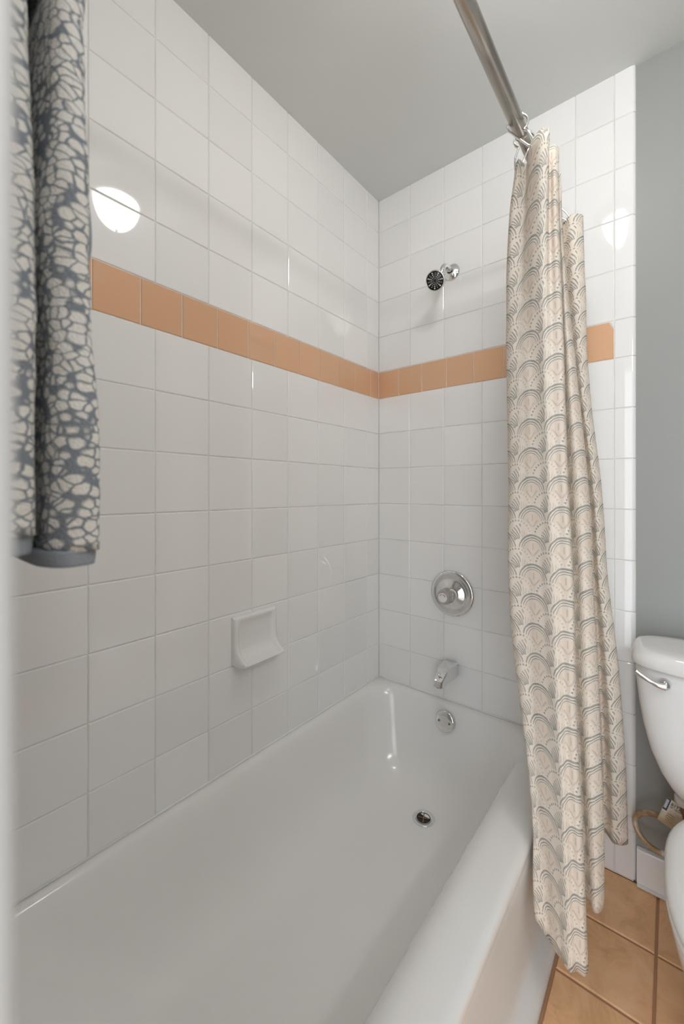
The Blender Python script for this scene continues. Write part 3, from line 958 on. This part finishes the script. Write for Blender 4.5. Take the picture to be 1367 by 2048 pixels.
# side hem that curls off the front layer
v, f = [], []
ctl = [(1.53, 146, 0.002), (1.50, 153, 0.004), (1.46, 168, 0.0055), (1.43, 176, 0.0055), (1.405, 176, 0.0045), (1.385, 166, 0.002)]
cc = catmull([(z, p, w_) for z, p, w_ in ctl], 5)
for z, p, wd in cc:
    k = (p - 683.5) / FPX
    X = 0.575
    Y = CAM.y + (X - CAM.x) * (cos(0.6831) + sin(0.6831) * k) / (-sin(0.6831) + cos(0.6831) * k) - wd
    for q in range(8):
        a = 2 * pi * q / 8
        v.append((X + 0.018 * cos(a), Y + wd * sin(a), z))
for i in range(len(cc) - 1):
    for k in range(8):
        k2 = (k + 1) % 8
        f.append((i * 8 + k, i * 8 + k2, (i + 1) * 8 + k2, (i + 1) * 8 + k))
f.append(tuple(reversed(range(8)))); f.append(tuple(range(len(v) - 8, len(v))))
obj('side_hem', mesh('side_hem', v, f), M_hem, fl)

# ------------------------------------------------------------------ toilet
TC = 1.178
to = thing('toilet', (TC, -0.38, 0.0), 'white china toilet cut off by the right edge of the picture', 'toilet')
tk = [(0.372, 0.105, 0.055), (0.378, 0.128, 0.064), (0.392, 0.150, 0.073), (0.415, 0.172, 0.080), (0.45, 0.193, 0.086), (0.50, 0.2125, 0.0905), (0.56, 0.227, 0.0935), (0.62, 0.236, 0.0955), (0.68, 0.2425, 0.097), (0.722, 0.2445, 0.0975)]
obj('tank', loft([super_ring(TC, -0.1125, a, b, z, 4.5) for z, a, b in tk]), M_china, to)
ld = [(0.7215, 0.244, 0.098), (0.7225, 0.2505, 0.1035), (0.727, 0.2535, 0.106), (0.742, 0.2535, 0.106), (0.754, 0.2505, 0.1035), (0.7625, 0.243, 0.097), (0.7665, 0.230, 0.086), (0.768, 0.20, 0.06)]
obj('tank_lid', loft([super_ring(TC, -0.1145, a, b, z, 4.2) for z, a, b in ld]), M_china, to)
LV = Vector((0.9945, -0.2105, 0.6960))
lv = obj('flush_lever', tube(catmull([LV + Vector((0.004, -0.012, -0.001)), LV + Vector((-0.008, -0.016, 0.0)), LV + Vector((-0.026, -0.016, 0.006)), LV + Vector((-0.043, -0.013, 0.014)), LV + Vector((-0.055, -0.010, 0.021))], 6),
          lambda t: 0.0100 - 0.0045 * min(1, t / 0.45) + 0.0022 * max(0, (t - 0.45) / 0.55), 14), M_chrome, to)
obj('lever_boss', lathe([(0.0135, 0.0), (0.0135, 0.008), (0.011, 0.015), (0.006, 0.019), (0.0, 0.020)], 24, LV + Vector((0.003, 0.006, -0.001)), (0, -1, 0), cap1=False), M_chrome, lv)

def egg(cx, yb, yf, a, z, n=56, e=2.25):
    """toilet outline: blunt back, rounder front"""
    out = []
    cyy = yb - (yb - yf) * 0.46
    for i in range(n):
        t = 2 * pi * i / n
        c, s = cos(t), sin(t)
        b = (yb - cyy) if s > 0 else (cyy - yf)
        ex = 2.8 if s > 0 else e
        out.append((cx + a * math.copysign(abs(c) ** (2 / ex), c), cyy + b * math.copysign(abs(s) ** (2 / ex), s), z))
    return out
bowl = [egg(TC, -0.10, -0.62, 0.118, 0.0), egg(TC, -0.10, -0.62, 0.120, 0.02), egg(TC, -0.11, -0.60, 0.112, 0.06), egg(TC, -0.12, -0.60, 0.116, 0.13), egg(TC, -0.13, -0.64, 0.136, 0.20), egg(TC, -0.15, -0.68, 0.157, 0.27), egg(TC, -0.17, -0.70, 0.170, 0.33), egg(TC, -0.185, -0.708, 0.1750, 0.365), egg(TC, -0.19, -0.708, 0.175, 0.383), egg(TC, -0.20, -0.70, 0.165, 0.388)]
obj('bowl', loft(bowl), M_china, to)
seat = [egg(TC, -0.225, -0.715, 0.170, 0.388), egg(TC, -0.22, -0.718, 0.1775, 0.391), egg(TC, -0.22, -0.719, 0.179, 0.398), egg(TC, -0.222, -0.717, 0.1765, 0.405), egg(TC, -0.23, -0.705, 0.165, 0.407)]
obj('seat', loft(seat), M_plastic, to)
lid = [egg(TC, -0.225, -0.715, 0.172, 0.4075), egg(TC, -0.222, -0.719, 0.178, 0.410), egg(TC, -0.222, -0.719, 0.179, 0.418), egg(TC, -0.225, -0.714, 0.1735, 0.426), egg(TC, -0.235, -0.70, 0.160, 0.431), egg(TC, -0.28, -0.64, 0.11, 0.434)]
obj('seat_lid', loft(lid), M_plastic, to)
obj('tank_saddle', loft([super_ring(TC, -0.125, 0.10, 0.085, 0.355, 3.5), super_ring(TC, -0.125, 0.105, 0.085, 0.374, 3.5)]), M_china, to)
for sx in (-1, 1):
    obj('seat_hinge', box_mesh(TC + sx * 0.075 - 0.018, TC + sx * 0.075 + 0.018, -0.245, -0.212, 0.386, 0.418, 0.005), M_plastic, to)

# ------------------------------------------------------------------ supply hose with its tag
hs = thing('supply_hose', (1.02, -0.05, 0.19), 'rust stained braided water hose looped below the toilet tank', 'hose')
path = [(1.040, -0.105, 0.372), (1.041, -0.104, 0.33), (1.037, -0.095, 0.29), (1.012, -0.078, 0.266), (0.978, -0.062, 0.268), (0.945, -0.052, 0.252), (0.9275, -0.050, 0.222), (0.940, -0.058, 0.190), (0.972, -0.072, 0.176), (1.010, -0.078, 0.183), (1.040, -0.07, 0.200), (1.062, -0.055, 0.205)]
obj('hose', tube(catmull(path, 8), 0.0074, 14), M_hose, hs)
obj('tank_nut', lathe([(0.013, 0.0), (0.0225, 0.004), (0.0235, 0.022), (0.021, 0.024)], 8, (1.038, -0.106, 0.349), (0.05, 0, 1)), M_plastic, hs)
obj('brass_coupling', lathe([(0.0085, -0.03), (0.0088, -0.006), (0.0115, -0.004), (0.0115, 0.016), (0.009, 0.018)], 16, (1.040, -0.106, 0.334)), M_brass, hs)
obj('hose_ferrule', tube([(0.990, -0.0755, 0.1775), (1.008, -0.078, 0.182), (1.026, -0.075, 0.191)], 0.0082, 14), M_plastic, hs)
obj('stop_valve', lathe([(0.017, 0.0), (0.017, 0.004), (0.009, 0.008), (0.009, 0.05), (0.013, 0.052), (0.013, 0.072), (0.006, 0.076)], 20, (1.066, 0.008, 0.205), (0, -1, 0)), M_chrome, hs)
# tag
TG = Vector((1.0145, -0.112, 0.316)); TN = Vector((0.05, -1, 0.35)).normalized()
ux = Vector((0.92, 0.06, -0.36)).normalized(); ux = (ux - TN * ux.dot(TN)).normalized(); uy = TN.cross(ux).normalized()
if uy.z < 0: uy = -uy
Mt = Matrix((ux, uy, ux.cross(uy))).transposed().to_4x4(); Mt.translation = TG
if (ux.cross(uy)).dot(TN) < 0: print('tag flipped')
TWD, THT = 0.050, 0.064
def on_tag(me):
    me.transform(Mt); return me
tagp = obj('paper_tag', on_tag(box_mesh(-TWD / 2, TWD / 2, -THT / 2, THT / 2, -0.0005, 0.0005)), M_tag, hs)
strip = obj('tag_stripe', on_tag(box_mesh(-TWD / 2 + 0.0002, -TWD / 2 + 0.0095, -THT / 2 + 0.032, THT / 2 - 0.0002, 0.0005, 0.0009)), M_blue, tagp)
M_pale = Mat('pale_print', (0.55, 0.58, 0.60, 1), 0.6)
obj('tag_emblem', on_tag(box_mesh(-TWD / 2 + 0.001, -TWD / 2 + 0.0065, THT / 2 - 0.027, THT / 2 - 0.004, 0.0009, 0.0012)), M_pale, tagp)
def text_mesh(s, size, x, y, z):
    cu = bpy.data.curves.new('lettering', 'FONT'); cu.body = s; cu.size = size; cu.extrude = 0.0001; cu.offset = size * 0.012
    to_ = bpy.data.objects.new('lettering', cu); COL.objects.link(to_)
    dg = bpy.context.evaluated_depsgraph_get()
    me = bpy.data.meshes.new_from_object(to_.evaluated_get(dg))
    bpy.data.objects.remove(to_, do_unlink=True)
    me.transform(Matrix.Translation((x, y, z)))
    return me
obj('tag_lettering', on_tag(text_mesh('B1T20S', 0.0098, -0.0130, THT / 2 - 0.0125, 0.0008)), M_ink, tagp)
obj('tag_lettering', on_tag(text_mesh('20" LENGTH', 0.0056, -0.0130, THT / 2 - 0.0185, 0.0008)), M_ink, tagp)
M_fp = Mat('faded_print', (0.24, 0.175, 0.115, 1), 0.7)
for k in range(4):
    y = -0.004 - k * 0.0055
    obj('tag_print_line', on_tag(box_mesh(-0.0125, 0.004, y, y + 0.0018, 0.0005, 0.0008)), M_fp, tagp)
